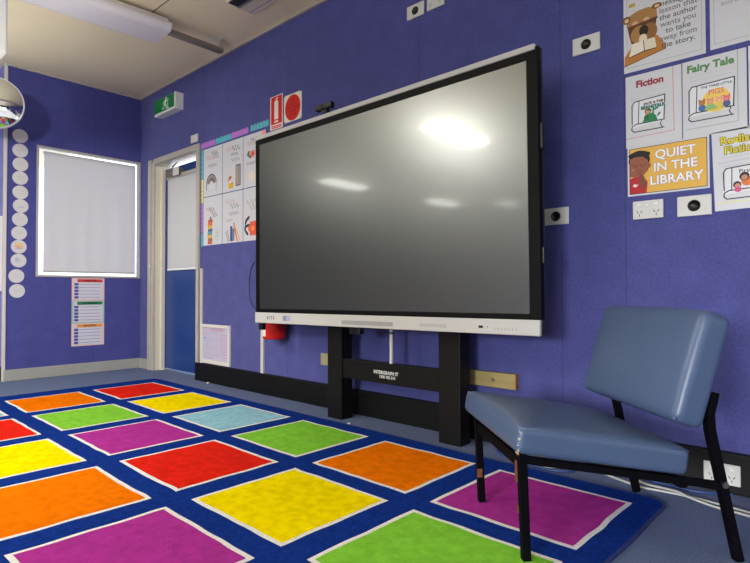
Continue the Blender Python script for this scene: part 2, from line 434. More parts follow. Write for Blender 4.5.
# ------------------------------------------------------------------ interactive display on its floor stand
SD = -.3187
def build_display():
    t = thing('interactive_display', 'large black interactive touchscreen display with white lower bar and white top edge', 'display', (3.3995, -.3126, .659), (0, -.0083, .0067))
    ox, oz = 3.40, .66
    def X(x): return x-ox
    def Z(z): return z-oz
    xl, xr = 2.418, 4.386; zl, zh = .560, 1.778
    m = mat('screen glass', (20, 22, 23), .5, spec=.1)
    nt = m.node_tree; p = nt.nodes['Principled BSDF']
    out = nt.nodes['Material Output']
    lobes = []
    for rg in (.06, .27, .40):
        g = nt.nodes.new('ShaderNodeBsdfGlossy'); g.inputs['Roughness'].default_value = rg; g.inputs['Color'].default_value = (.92, .96, .95, 1); lobes.append(g)
    ma = nt.nodes.new('ShaderNodeMixShader'); ma.inputs[0].default_value = .88
    nt.links.new(lobes[0].outputs[0], ma.inputs[1]); nt.links.new(lobes[1].outputs[0], ma.inputs[2])
    mg = nt.nodes.new('ShaderNodeMixShader'); mg.inputs[0].default_value = .36
    nt.links.new(ma.outputs[0], mg.inputs[1]); nt.links.new(lobes[2].outputs[0], mg.inputs[2])
    ms = nt.nodes.new('ShaderNodeMixShader'); ms.inputs[0].default_value = SCREEN_GLOSS
    nt.links.new(p.outputs[0], ms.inputs[1]); nt.links.new(mg.outputs[0], ms.inputs[2]); nt.links.new(ms.outputs[0], out.inputs['Surface'])
    sx0, sx1, sz0, sz1 = 2.458, 4.334, .6517, 1.7176
    mb = MB(); mb.box(X(sx0), X(sx1), -.0015, .004, Z(sz0), Z(sz1)); mb.build('screen', m, t)
    # bezel: four bars plus housing behind
    mb = MB()
    mb.box(X(xl), X(sx0), -.004, .03, Z(.628), Z(1.765), .003); mb.box(X(sx1), X(xr), -.004, .03, Z(.628), Z(1.765), .003)
    mb.box(X(sx0), X(sx1), -.004, .03, Z(sz1), Z(1.765), .002); mb.box(X(sx0), X(sx1), -.004, .03, Z(.628), Z(sz0), .002)
    mb.build('bezel', mat('bezel black', (11, 11, 12), .55, spec=.12), t)
    mb = MB(); mb.box(X(xl)+.004, X(xr)-.001, .008, .05, Z(.566), Z(1.774), .006); mb.box(X(xl)+.12, X(xr)-.12, .05, .085, Z(.66), Z(1.66), .012)
    mb.build('rear_housing', mat('housing charcoal', (40, 41, 43), .4), t)
    mb = MB(); mb.box(X(xl), X(xr)-.002, -.012, .006, Z(zl), Z(.627), .005, seg=3)
    bar = mb.build('front_bar', mat('bar white', (190, 190, 187), .5, spec=.25), t); bar['label'] = 'white lower bar'
    f = Flat(-.0121)
    def zb(x): return Z(.588)
    # maker marks on the bar: small word mark and small square badge
    f.text('B I T E', X(2.585), Z(.594), .028, (60, 60, 66), bold=.0006)
    f.rect(X(2.71), Z(.580), X(2.745), Z(.609), (90, 96, 150)); f.rect(X(2.748), Z(.580), X(2.78), Z(.609), (150, 154, 186))
    for k in range(3): f.rect(X(2.715), Z(.584+.008*k), X(2.775), Z(.587+.008*k), (176, 180, 196))
    f.done('bar_marks', bar)
    mb = MB(); mb.box(X(3.225), X(3.595), -.0135, -.011, Z(.574), Z(.597), .0012)
    for k in range(0): pass
    mb.build('speaker_grille', mat('grille grey', (150, 150, 150), .6, noise_amt=.2, noise_scale=700), bar)
    mb = MB(); mb.box(X(3.765), X(3.925), -.0128, -.011, Z(.580), Z(.597), .0008)
    mb.build('port_cover', mat('cover pale', (172, 172, 168), .5), bar)
    mb = MB(); mb.box(X(4.095), X(4.117), -.0135, -.011, Z(.586), Z(.597), .002); mb.cyl((X(4.14), -.0135, Z(.5915)), (X(4.14), -.011, Z(.5915)), .0025, n=10)
    mb.build('sensor_window', M_blackpl, bar)
    f = Flat(-.0121)
    for k in range(7): f.ell(X(4.175+.017*k), Z(.585), .004, .006, (168, 168, 166)); 
    f.done('touch_buttons', bar)
    mb = MB(); mb.box(X(xl), X(xr)-.010, -.010, .010, Z(1.752), Z(zh), .005, seg=3); mb.build('top_edge', mat('bar white', (190, 190, 187), .5, spec=.25), t)
    for z0, z1 in ((1.335, 1.445), (.86, .93)):
        mb = MB(); mb.box(X(xr)-.001, X(xr)+.012, .005, .03, Z(z0), Z(z1), .004); mb.build('side_handle', M_blackpl, t)
    mb = MB(); mb.box(X(2.424), X(2.462), .012, .045, Z(.512), Z(.556), .003); mb.build('lower_bracket', M_blackpl, t)
    mb = MB(); mb.box(X(3.25), X(3.33), .02, .06, Z(.52), Z(.56), .004); mb.cyl((X(3.28), .015, Z(.535)), (X(3.28), .02, Z(.535)), .008, n=12); mb.build('connector_block', M_blackpl, t)
    return t
SCREEN_GLOSS = .20
build_display()

def build_stand():
    t = thing('display_stand', 'black steel floor stand with two wide legs under the big display', 'stand', (3.42, -.15, 0))
    ox, oy = 3.42, -.15
    for a, b in ((2.968, 3.088), (3.785, 3.912)):
        mb = MB(); mb.box(a-ox, b-ox, -.195-oy, -.105-oy, 0, 1.32, .003); mb.build('leg', M_black, t)
    mb = MB(); mb.box(3.088-ox, 3.785-ox, -.185-oy, -.145-oy, .247, .360, .003); cb = mb.build('crossbar', M_black, t)
    f = Flat(-.185-oy-.0004)
    f.text('INTERGRAPH IT', 3.425-ox, .307, .025, (206, 206, 202), bold=.0012)
    f.text('1300 702 310', 3.435-ox, .284, .021, (200, 200, 196), bold=.0009)
    f.done('crossbar_lettering', cb)
    mb = MB(); mb.box(3.05-ox, 3.82-ox, -.218-oy, -.195-oy, .75, 1.30, .004); mb.build('mounting_plate', M_black, t)
build_stand()
t = thing('white_pole', 'thin white conduit pole between crossbar and underside of the display', 'conduit', (3.452, -.168, .360))
mb = MB(); mb.cyl((0, 0, 0), (0, 0, .215), .0105, n=18); mb.build('tube', M_plastic, t)
mb = MB(); mb.cyl((0, 0, .160), (0, 0, .172), .013, n=18); mb.build('collar', mat('collar dark', (60, 60, 60), .4), t)

t = thing('webcam', 'small black webcam perched on the top edge of the display', 'webcam', (3.085, SD, 1.778))
mb = MB(); mb.box(-.07, .07, -.025, .012, .016, .052, .010, seg=3); b = mb.build('camera_body', M_blackpl, t)
mb = MB(); mb.cyl((0, -.026, .034), (0, -.0245, .034), .011, n=18); mb.build('lens', mat('lens', (6, 6, 10), .05), b)
mb = MB(); mb.box(-.02, .02, -.012, .02, .0, .018, .003); mb.build('clip', M_blackpl, t)

# black cable looping out from behind the display's left side
mb = MB(); P = []
for k in range(15):
    a = PI/2+PI*k/14; P.append((2.03+.085*math.cos(a)-.0, -.05, .80+.175*math.sin(a)))
mb.tube([(2.12, -.07, .985)]+P+[(2.12, -.07, .615)], .004, 8)
tag(mb.build('display_cable', M_blackpl), 'thin black cable looping out beside left edge of the display', 'cable')

# ------------------------------------------------------------------ fire extinguisher under/behind the display, its signs above
def build_extinguisher():
    M_red = mat('extinguisher red', (196, 16, 20), .28)
    t = thing('fire_extinguisher', 'red fire extinguisher with white label hanging on wall behind display', 'fire extinguisher', (2.318, -.098, .424))
    r = .082
    mb = MB(); mb.lathe([(0, 0), (r-.012, 0), (r-.003, .006), (r, .016), (r, .33), (r-.008, .365), (r-.03, .395), (.022, .412), (.022, .425), (0, .425)], 36); mb.build('body', M_red, t)
    mb = MB(); mb.cyl((0, 0, .425), (0, 0, .46), .019, n=18); mb.box(-.02, .02, -.09, .02, .46, .472, .003); mb.box(-.014, .014, -.10, .015, .485, .494, .003); mb.cyl((0, .012, .46), (0, .012, .49), .006, n=10); mb.build('valve', M_blackpl, t)
    mb = MB(); mb.tube([(.02, 0, .445), (.06, -.01, .45), (.088, -.01, .42), (.094, 0, .36), (.094, 0, .16)], .009, 12); mb.build('hose', M_blackpl, t)
    # label wrapped on the front left
    vs = []; fs = []; n = 10
    for z in (.022, .075):
        for k in range(n+1):
            a = PI*(1.345+.19*k/n); vs.append(((r+.0008)*math.cos(a), (r+.0008)*math.sin(a), z))
    fs = [[k, k+1, n+2+k, n+1+k] for k in range(n)]
    mb = MB(); mb.add(vs, fs, 0, True); mb.build('label', mat('label white', (225, 222, 218), .4), t)
    mb = MB(); mb.box(-.03, .03, .078, .0975, .12, .30, .003); mb.build('wall_bracket', M_steel, t)
build_extinguisher()

def wallpos(x, z, y=-.0006): return (x, y, z)
RED = (206, 26, 30)
t = sheet('extinguisher_sign', 'red sign with white fire extinguisher pictogram above the display', 'sign', .148, .245, wallpos(2.208, 2.058), paper=mat('sign pale', (226, 214, 206), .4))
f = Flat(); f.rect(-.062, -.085, .066, .117, RED)
f.rect(-.024, -.050, .022, .075, (232, 226, 220)); f.ell(-.001, .075, .023, .014, (232, 226, 220)); f.rect(-.006, .085, .004, .103, (232, 226, 220)); f.line([(.0, .098), (.02, .103)], .007, (232, 226, 220))
f.rect(-.024, -.073, .022, -.060, (232, 226, 220)); f.rect(-.055, -.116, .06, -.094, (214, 96, 84))
f.text('FIRE EXTINGUISHER', 0, -.105, .0105, (240, 226, 220)); f.done('pictogram', t, .4)
t = sheet('fire_equipment_sign', 'white square sign with a red disc of small lettering', 'sign', .195, .195, wallpos(2.395, 2.052), paper=mat('sign cream', (230, 224, 208), .4))
f = Flat(); f.ell(0, -.002, .086, .092, RED, n=40)
for i, (v, s) in enumerate(((.052, 'CO2'), (.026, 'FOAM'), (0, 'DRY POWDER'), (-.026, 'WATER'), (-.052, 'USE ON'))): f.text(s, 0, v, .021, (140, 14, 18), bold=.0006)
f.done('disc', t, .4)
mb = MB()
for sx in (-1, 1):
    for sz in (-1, 1): mb.cyl((sx*.092, -.003, sz*.092), (sx*.092, -.0005, sz*.092), .005, n=10)
mb.build('corner_screw', mat('screw', (70, 66, 62), .4), t)

# ------------------------------------------------------------------ exit sign
t = thing('exit_sign', 'green and white exit sign box with running figure above the door', 'exit sign', (.63, 0, 2.388))
mb = MB(); mb.prism([(-.185, .0), (.215, .0), (.215, .148), (-.185, .148)], -.075, 0); h = mb.build('housing', mat('sign housing', (222, 222, 220), .5), t)
f = MB(); n = 12; vs = []
for k in range(n+1):
    x = -.187+.378*k/n; y = -.077
    vs += [(x, y, .02), (x, y, .146)]
f.add(vs, [[2*k, 2*k+2, 2*k+3, 2*k+1] for k in range(n)], 0, True)
f.build('green_panel', mat('exit green', (8, 112, 52), .35, emit=.08), t)
f = Flat(-.0775); W_ = (226, 240, 230)
f.ell(.045, .125, .013, .012, W_)
f.line([(.035, .108), (.02, .075)], .024, W_); f.line([(.035, .105), (.07, .098), (.085, .112)], .010, W_); f.line([(.03, .105), (.002, .10), (-.01, .08)], .010, W_)
f.line([(.02, .075), (.05, .058), (.045, .03)], .013, W_); f.line([(.018, .075), (.0, .048), (-.03, .042)], .013, W_)
f.line([(.075, .03), (.075, .085)], .010, W_); f.line([(.06, .032), (.1, .032)], .007, W_)
f.done('running_figure', t)
mb = MB(); mb.box(.213, .2165, -.05, -.02, .02, .024); mb.build('test_button', M_steel, t)

t = thing('wall_sensor', 'small white square sensor plate on wall above the door corner', 'sensor', (1.055, 0, 2.085))
mb = MB(); mb.box(-.056, .056, -.012, 0, -.036, .036, .004); mb.build('cover', M_plastic, t)
mb = MB(); mb.box(-.048, .048, -.014, -.0115, -.028, .028, .001); mb.build('face_plate', mat('sensor face', (214, 214, 212), .5), t)

# ------------------------------------------------------------------ framed evacuation map, conduits, small plates
t = thing('framed_map', 'white framed evacuation plan leaning on the black skirting beside the door', 'framed plan', (1.405, -.004, .318))
w, h = .445, .325
mb = MB()
for a, b, c, d in ((-w/2, w/2, h/2-.026, h/2), (-w/2, w/2, -h/2, -h/2+.03), (-w/2, -w/2+.026, -h/2+.03, h/2-.026), (w/2-.026, w/2, -h/2+.03, h/2-.026)):
    mb.box(a, b, -.016, .003, c, d, .003)
mb.build('frame', mat('frame white', (214, 212, 206), .45), t)
mb = MB(); mb.box(-w/2+.02, w/2-.02, -.006, .002, -h/2+.02, h/2-.02); mb.build('plan_sheet', mat('plan paper', (188, 186, 208), .3, coat=.3), t)
f = Flat(-.0062); K = (150, 148, 176); R_ = (190, 90, 110)
f.text('EVACUATION DIAGRAM', .02, .118, .018, R_, bold=.0004)
f.frame(-.13, -.09, .08, .10, .003, K)
for u in (-.08, -.02, .03): f.line([(u, -.09), (u, .10)], .002, K)
for v in (-.03, .035): f.line([(-.13, v), (.08, v)], .002, K)
f.rect(-.165, .04, -.15, .055, (70, 80, 190)); f.rect(-.175, .07, -.15, .09, (190, 170, 200))
f.frame(.1, -.1, .185, .08, .0025, R_)
for k in range(8): f.line([(.11, .065-.02*k), (.175, .065-.02*k)], .005, (170, 150, 190))
for k in range(3): f.rect(-.165+.05*k, -.118, -.125+.05*k, -.108, (170, 160, 196))
f.done('floor_plan', t)
# slim white conduit beside the door frame
t = thing('door_conduit', 'slim white conduit running down beside the door frame', 'conduit', (1.175, 0, .15))
mb = MB(); mb.box(-.0, .024, -.016, 0, .0, .80, .002); mb.build('duct', mat('duct white', (196, 194, 190), .5), t)
mb = MB(); mb.box(-.001, .025, -.018, 0, .795, .80, .001); mb.build('end_cap', M_plastic, t)
t = thing('wall_conduit', 'white square conduit dropping from display to the black skirting', 'conduit', (2.055, 0, .15))
mb = MB(); mb.box(-.016, .016, -.016, 0, 0, .75, .002); mb.build('duct', mat('duct white', (212, 210, 206), .5), t)
mb = MB()
for k in range(14): mb.box(-.0165, .0165, -.0168, -.0158, .02+.05*k, .022+.05*k)
mb.build('clip', mat('duct clip', (180, 178, 174), .5), t)

def plate(label, x, z, w, h, kind, group='wall outlet plates', y=0, name='outlet_plate', cat='outlet', color=None):
    t = thing(name, label, cat, (x, y, z), group=group)
    mb = MB(); mb.box(-w/2, w/2, -.009, 0, -h/2, h/2, .003); p = mb.build('plate', color or M_plastic, t)
    if kind == 'hole':
        mb = MB(); mb.lathe([(0, .0005), (.019, .0005), (.0195, .002), (.022, .0025), (.0228, 0)], 28, origin=(0, -.009, 0), M=Matrix.Rotation(PI/2, 3, 'X').to_4x4().to_3x3())
        mb.build('grommet', mat('grommet black', (10, 10, 11), .35), t)
    if kind == 'gpo':
        for sx in (-1, 1):
            mb = MB(); mb.box(sx*.032-.008, sx*.032+.008, -.013, -.008, .014, .027, .0025); mb.build('switch', mat('switch white', (232, 232, 230), .3), t)
        for sx in (-1, 1):
            f = Flat(-.0091); c = sx*.032
            f.line([(c-.010, -.004), (c-.005, -.012)], .0028, (40, 40, 42)); f.line([(c+.010, -.004), (c+.005, -.012)], .0028, (40, 40, 42)); f.line([(c, -.018), (c, -.026)], .0028, (40, 40, 42))
            f.done('socket', t)
        mb = MB(); mb.box(-.006, .006, -.012, -.008, .012, .022, .002); mb.build('indicator', mat('switch white', (232, 232, 230), .3), t)
    return t
plate('white cable plate with black round hole left of another plate, high above display', 3.498, 2.345, .122, .078, 'hole')
plate('white power socket plate cut by the top of the photo, above display', 3.638, 2.348, .118, .074, 'gpo')
plate('white cable plate with black hole between display top corner and reading posters', 4.462, 1.853, .122, .078, 'hole')
plate('white cable plate with black hole beside the lower right side of display', 4.316, 1.098, .120, .078, 'hole')
plate('white double power socket below the yellow quiet sign', 4.710, 1.089, .117, .076, 'gpo')
plate('white cable plate with black hole under right end of yellow sign', 4.878, 1.087, .119, .080, 'hole')
plate('white double power outlet low on black skirting behind the chair', 4.965, .072, .118, .076, 'gpo', y=-.033)
plate('small beige plate on wall beside left leg of the display stand', 2.735, .308, .075, .078, 'none', color=mat('beige plate', (158, 150, 112), .5))

t = thing('timber_batten', 'short raw timber batten screwed to wall right of the stand', 'batten', (4.0, 0, .315))
mb = MB(); mb.box(-.20, .12, -.035, 0, -.037, .037, .003)
m = mat('raw pine', (158, 142, 92), .6, noise_amt=.12, noise_scale=5)
mb.build('wood_block', m, t)
for nd in m.node_tree.nodes:
    if nd.type == 'TEX_NOISE':
        mp = m.node_tree.nodes.new('ShaderNodeMapping'); mp.inputs['Scale'].default_value = (.4, 8, 8)
        m.node_tree.links.new(nd.inputs['Vector'].links[0].from_socket, mp.inputs['Vector']); m.node_tree.links.new(mp.outputs[0], nd.inputs['Vector'])
mb = MB(); mb.box(.119, .1212, -.034, -.001, -.036, .036); mb.build('end_grain', mat('end grain', (176, 122, 62), .7, noise_amt=.2, noise_scale=60), t)
mb = MB(); mb.cyl((.0, -.0365, 0), (.0, -.034, 0), .008, n=14); mb.build('screw', M_steel, t)

# ------------------------------------------------------------------ floor cables and scraps
def cable(name, pts, r, m, label):
    P = [Vector(p) for p in pts]; Q = []
    for i in range(len(P)-1):
        p0, p1, p2, p3 = P[max(i-1, 0)], P[i], P[i+1], P[min(i+2, len(P)-1)]
        for k in range(8):
            s = k/8; Q.append(.5*((2*p1)+(p2-p0)*s+(2*p0-5*p1+4*p2-p3)*s*s+(3*p1-p0-3*p2+p3)*s**3))
    Q.append(P[-1]); mb = MB(); mb.tube(Q, r, 8); return tag(mb.build(name, m), label, 'cable', 'cables on the floor behind the chair')
M_cabw = mat('cable white', (186, 186, 182), .45); M_cabb = mat('cable blue', (44, 74, 132), .4)
cable('white_cable', [(4.29, -.12, .006), (4.31, -.19, .006), (4.37, -.205, .006), (4.44, -.15, .006), (4.527, -.121, .006), (4.64, -.164, .006), (4.724, -.192, .006), (4.80, -.186, .006), (4.889, -.18, .006), (4.973, -.189, .006), (5.071, -.204, .006), (5.3, -.25, .006), (5.7, -.29, .006)], .0046, M_cabw, 'white cable lying on carpet behind chair, looping forward under its seat')
cable('white_cable', [(4.56, -.045, .006), (4.629, -.079, .006), (4.728, -.145, .006), (4.80, -.168, .012), (4.85, -.186, .0165), (4.894, -.205, .012), (4.978, -.225, .006), (5.075, -.238, .006), (5.3, -.29, .006), (5.7, -.34, .006)], .0046, M_cabw, 'white cable lying on carpet behind chair, running out from the skirting')
cable('blue_cable', [(4.02, -.05, .005), (4.10, -.16, .005), (4.18, -.20, .005), (4.30, -.235, .005), (4.40, -.23, .005), (4.46, -.19, .005), (4.42, -.12, .005), (4.3, -.06, .005)], .0045, M_cabb, 'thin blue cable looped on carpet under the front of the chair seat')
cable('blue_cable', [(4.5, -.045, .005), (4.62, -.06, .005), (4.78, -.10, .005), (4.9, -.10, .005), (5.0, -.05, .005)], .0045, M_cabb, 'thin blue cable on carpet along skirting behind the rear chair legs')
for (x, y, lb) in ((3.195, -.245, 'tiny white paper scrap on carpet by left leg of stand'), (1.36, -.05, 'tiny white scrap on carpet at foot of skirting near door')):
    mb = MB(); mb.add([(-.012, -.006, .001), (.012, -.008, .001), (.014, .006, .009), (-.01, .008, .002), (0, 0, .013)], [[0, 1, 4], [1, 2, 4], [2, 3, 4], [3, 0, 4], [3, 2, 1, 0]])
    o = mb.build('paper_scrap', M_plastic); o.location = (x, y, 0); tag(o, lb, 'scrap', 'paper scraps on the carpet')

# ------------------------------------------------------------------ chair
def rbox(hx, hy, hz, r, n=14, crown=0, crown2=0):
    """rounded, slightly crowned cushion centred at origin"""
    def samp(h):
        inner = h-r; c = [-h, -h+r*.25, -h+r*.6]; c += [-inner+2*inner*k/n for k in range(n+1)]; c += [h-r*.6, h-r*.25, h]; return c
    vs = {}; V = []; F = []
    def vid(p):
        k = tuple(round(x, 6) for x in p)
        if k not in vs:
            q = Vector([max(-h+r, min(h-r, c)) for c, h in zip(p, (hx, hy, hz))]); dd = Vector(p)-q
            w = q+dd.normalized()*r if dd.length > 1e-9 else Vector(p)
            a = max(0, 1-(w.x/hx)**2); b = max(0, 1-(w.y/hy)**2)
            if w.z > 0: w.z += crown*a**.6*b**.6
            cz = max(0, 1-(w.z/hz)**2) if abs(w.z) < hz else 0
            w.y += crown2*math.copysign(1, w.y)*cz*a*(abs(w.y)/hy)**4
            vs[k] = len(V); V.append(w)
        return vs[k]
    S = [samp(hx), samp(hy), samp(hz)]; H = (hx, hy, hz)
    for ax in range(3):
        u, v = [i for i in range(3) if i != ax]
        for sg in (-1, 1):
            for i in range(len(S[u])-1):
                for j in range(len(S[v])-1):
                    q = []
                    for di, dj in ((0, 0), (1, 0), (1, 1), (0, 1)):
                        p = [0, 0, 0]; p[ax] = sg*H[ax]; p[u] = S[u][i+di]; p[v] = S[v][j+dj]; q.append(vid(p))
                    F.append(q)
    return V, F
def build_chair():
    rz = math.radians(-42.0)
    t = thing('easy_chair', 'low armless chair with worn blue vinyl cushions and black steel legs', 'chair', (4.515, -.882, 0), (0, 0, rz))
    m = mat('blue vinyl', (74, 91, 122), .36, noise_amt=.05, noise_scale=5, bump=.12, bump_scale=60, spec=.45)
    hx = .248
    # seat cushion
    V, F = rbox(.270, .247, .037, .020, crown=.022, crown2=.004)
    tilt = math.radians(-9.0)
    Ms = Matrix.Translation((0, .204, .319)) @ Matrix.Rotation(tilt, 4, 'X')
    mb = MB(); mb.add([Ms @ v for v in V], F, 0, True); seat = mb.build('seat', m, t); seat['label'] = 'blue vinyl seat cushion'
    pts = [(-.262, -.239), (.262, -.239), (.262, .239), (-.262, .239), (-.262, -.239)]
    mb = MB(); mb.tube([(Ms @ Vector((a, b, .031)))[:] for a, b in pts], .004, 8); mb.build('piping', mat('vinyl seam', (86, 98, 130), .45), seat)
    # torn near front corner: pale foam showing through the split
    mb = MB(); rnd = random.Random(3)
    for k in range(22):
        z = -.037+.060*rnd.random(); off = rnd.uniform(-1, 1)*(.004 if z < 0 else .002)
        p = Vector((.2655+off*.5, -.2415+off*.6, z)); sz = .0012+.0022*rnd.random()**2
        bm = bmesh.new(); bmesh.ops.create_icosphere(bm, subdivisions=1, radius=sz, matrix=Ms @ Matrix.Translation(p) @ Matrix.Rotation(rnd.random()*3, 4, 'X') @ Matrix.Diagonal((.7, .7, rnd.uniform(1, 2.2), 1))); mb.bm(bm, (0, 2, 2, 1, 2)[k % 5])
    mb.build('torn_corner', [mat('torn foam', (206, 192, 158), .8), mat('torn foam orange', (186, 132, 64), .8), mat('torn cloth', (168, 176, 190), .8)], seat)
    # back cushion
    V, F = rbox(.270, .047, .162, .026, crown=.006)
    tb = math.radians(-17.5)
    V = [Vector((v.x, v.y-(.016*max(0, 1-(v.x/.27)**2)*max(0, 1-(v.z/.162)**2) if v.y < 0 else 0), v.z)) for v in V]
    Mb = Matrix.Translation((0, .493, .535)) @ Matrix.Rotation(tb, 4, 'X')
    mb = MB(); mb.add([Mb @ v for v in V], F, 0, True); back = mb.build('backrest', m, t)
    pts = [(-.260, -.152), (.260, -.152), (.260, .152), (-.260, .152), (-.260, -.152)]
    mb = MB(); mb.tube([(Mb @ Vector((a, -.037, b)))[:] for a, b in pts], .003, 8); mb.build('piping', mat('vinyl seam', (86, 98, 130), .45), back)
    fr = mat('chair black steel', (12, 12, 16), .6, spec=.03, noise_amt=.2, noise_scale=40)
    rust = mat('chipped paint', (120, 66, 40), .7, noise_amt=.3, noise_scale=50)
    w = .0225
    for s in (-1, 1):
        mb = MB(); mb.sqtube([(s*.209, .004, .0135), (s*.213, -.008, .311)], w)
        if s > 0: mb.box(.211-w/2-.0006, .211-w/2+.005, -.0225, -.002, .225, .285, 0, 1); mb.box(.210-w/2-.0006, .210-w/2+.003, -.0165, -.008, .14, .16, 0, 1)
        else: mb.box(-.210+w/2-.003, -.210+w/2+.0006, -.014, .004, .10, .13, 0, 1)
        mb.build('leg', [fr, rust], t)
        mb = MB(); mb.sqtube([(s*.246, .602, 0 if s > 0 else .0135), (s*.246, .522, .365), (s*.246, .519, .41), (s*.246, .534, .47)], w); rl = mb.build('leg', fr, t)
        mb = MB(); mb.cyl((s*(.246+.012), .556, .215), (s*(.246+.017), .556, .215), .009, n=12); mb.build('bolt', M_steel, rl)
        mb = MB(); mb.sqtube([(s*.213, -.004, .290), (s*.245, .562, .208)], .018, w2=.020); mb.build('side_rail', fr, t)
    mb = MB(); mb.box(-.205, .205, -.012, .010, .262, .292); mb.build('cross_rail', fr, t)
    mb = MB(); mb.box(-.235, .235, .44, .462, .203, .223); mb.build('cross_rail', fr, t)
build_chair()

# ------------------------------------------------------------------ left poster cluster (six laminated sheets) with scalloped border strips
INK = (110, 104, 112); SAL = (226, 150, 140); TEAL = (104, 160, 170); MUST = (222, 174, 60); NAVY = (62, 76, 116); BRN = (150, 106, 80)
grpL = 'handwritten style posters left of the display'
cw, chh = .288, .405
cx = [1.345, 1.640, 1.935]; czs = [1.757, 1.345]
def base_poster(i, j, label):
    return sheet('reading_poster', label, 'poster', cw, chh, wallpos(cx[i], czs[j]), group=grpL), Flat()
def script(f, rows, seed):
    for k, (u0, u1, v, h, c) in enumerate(rows): f.squiggle(u0, u1, v, h*.85, .0036, tuple(int(q*.75+30) for q in c), seed+k)
t, f = base_poster(0, 0, 'white poster with a small rainbow, top left of the six sheets')
script(f, [(-.10, .0, .12, .05, SAL), (.0, .09, .125, .06, INK), (-.02, .07, .155, .03, INK), (-.07, .06, .05, .035, INK)], 1)
for k, c in enumerate(((92, 100, 130), (200, 190, 180), SAL, MUST)): f.arc(-.02, -.10, .075-.014*k, .011, c, 0, PI, 18)
f.line([(-.095, -.1), (-.095, -.15)], .012, (92, 100, 130)); f.line([(.055, -.1), (.055, -.15)], .012, (150, 158, 178))
for k in range(6): f.ell(-.1+.04*k, -.17+.012*(k % 2), .006, .006, (150, 160, 160))
f.done('illustration', t)
t, f = base_poster(1, 0, 'white poster with a yellow bee beside a narrow shelf drawing')
script(f, [(-.09, .02, .14, .05, SAL), (.0, .1, .135, .06, (96, 110, 104)), (-.03, .08, .09, .03, INK), (-.02, .1, .045, .04, (110, 150, 160))], 11)
f.rect(.045, -.17, .115, .0, (86, 96, 116)); f.rect(.055, -.16, .075, -.01, (196, 160, 130)); f.rect(.08, -.16, .105, -.01, (140, 150, 150))
f.ell(-.045, -.115, .022, .03, SAL, .3); f.ell(-.03, -.09, .018, .014, BRN); f.ell(-.02, -.155, .038, .026, (236, 190, 30), .2)
for k in range(3): f.line([(-.038+.018*k, -.178), (-.034+.018*k, -.133)], .005, (60, 50, 40))
f.ell(-.035, -.127, .016, .010, (220, 226, 236)); f.done('illustration', t)
t, f = base_poster(2, 0, 'white poster with pink flowers partly hidden by the display corner')
script(f, [(-.09, .05, .13, .05, SAL), (-.05, .09, .16, .03, INK), (-.1, .05, -.02, .03, (150, 130, 130))], 21)
f.ell(-.02, .05, .032, .028, (232, 120, 110)); f.ell(-.02, .05, .013, .012, (196, 60, 60)); f.ell(-.075, .06, .024, .012, (70, 100, 80), .8); f.ell(-.06, .035, .026, .012, (90, 120, 96), -.5)
f.ell(.12, .17, .03, .03, (236, 150, 150)); f.ell(-.03, -.12, .05, .035, (226, 214, 196)); f.done('illustration', t)
t, f = base_poster(0, 1, 'white poster with a leaning stack of coloured books, bottom left of six')
script(f, [(-.10, -.03, .10, .05, SAL), (-.05, .03, .09, .055, INK), (-.01, .07, .045, .05, INK)], 31)
for k, (c, d) in enumerate((((196, 90, 60), 0), (BRN, .004), (MUST, -.003), ((84, 150, 160), 0), ((66, 96, 140), .006), (MUST, 0), ((222, 110, 60), .003), ((190, 90, 60), .008))):
    v = -.195+.026*k; f.rect(-.075+d, v, -.005+d, v+.025, c)
f.ell(-.03, .022, .012, .014, NAVY)
for k in range(3): f.arc(.07, -.15+.03*k, .02, .004, (150, 176, 170), 0, 2*PI, 14)
f.done('illustration', t)
t, f = base_poster(1, 1, 'white poster with blue books and crossed pencils along its foot')
script(f, [(-.1, .03, .13, .05, SAL), (-.03, .09, .09, .055, INK), (-.05, .09, .03, .035, (160, 150, 150)), (-.09, .0, -.02, .03, (190, 170, 170))], 41)
f.rect(-.03, -.19, .0, -.07, NAVY); f.rect(.002, -.19, .03, -.09, (90, 120, 160)); f.line([(.02, -.05), (.07, -.19)], .018, (216, 120, 100)); f.line([(.05, -.09), (.11, -.19)], .010, MUST)
f.line([(-.09, -.11), (-.06, -.19)], .012, (150, 160, 150)); f.line([(-.07, -.1), (-.04, -.19)], .007, BRN); f.done('illustration', t)
t, f = base_poster(2, 1, 'white poster with red flower and dark leaves, tucked behind the display')
script(f, [(-.1, .05, .09, .06, (170, 170, 160)), (-.06, .09, .05, .05, (186, 160, 150))], 51)
for u, v, r in ((-.105, -.05, 1.1), (-.08, -.03, .6), (-.115, -.10, 1.3), (-.095, -.14, 2.4), (-.085, -.085, .2)): f.ell(u, v, .028, .012, (46, 54, 56), r)
for k in range(6):
    a = k*PI/3; f.ell(-.015+.032*math.cos(a), -.11+.032*math.sin(a), .03, .026, (224, 92, 70), a)
f.ell(-.015, -.11, .018, .018, (236, 150, 60)); f.done('illustration', t)
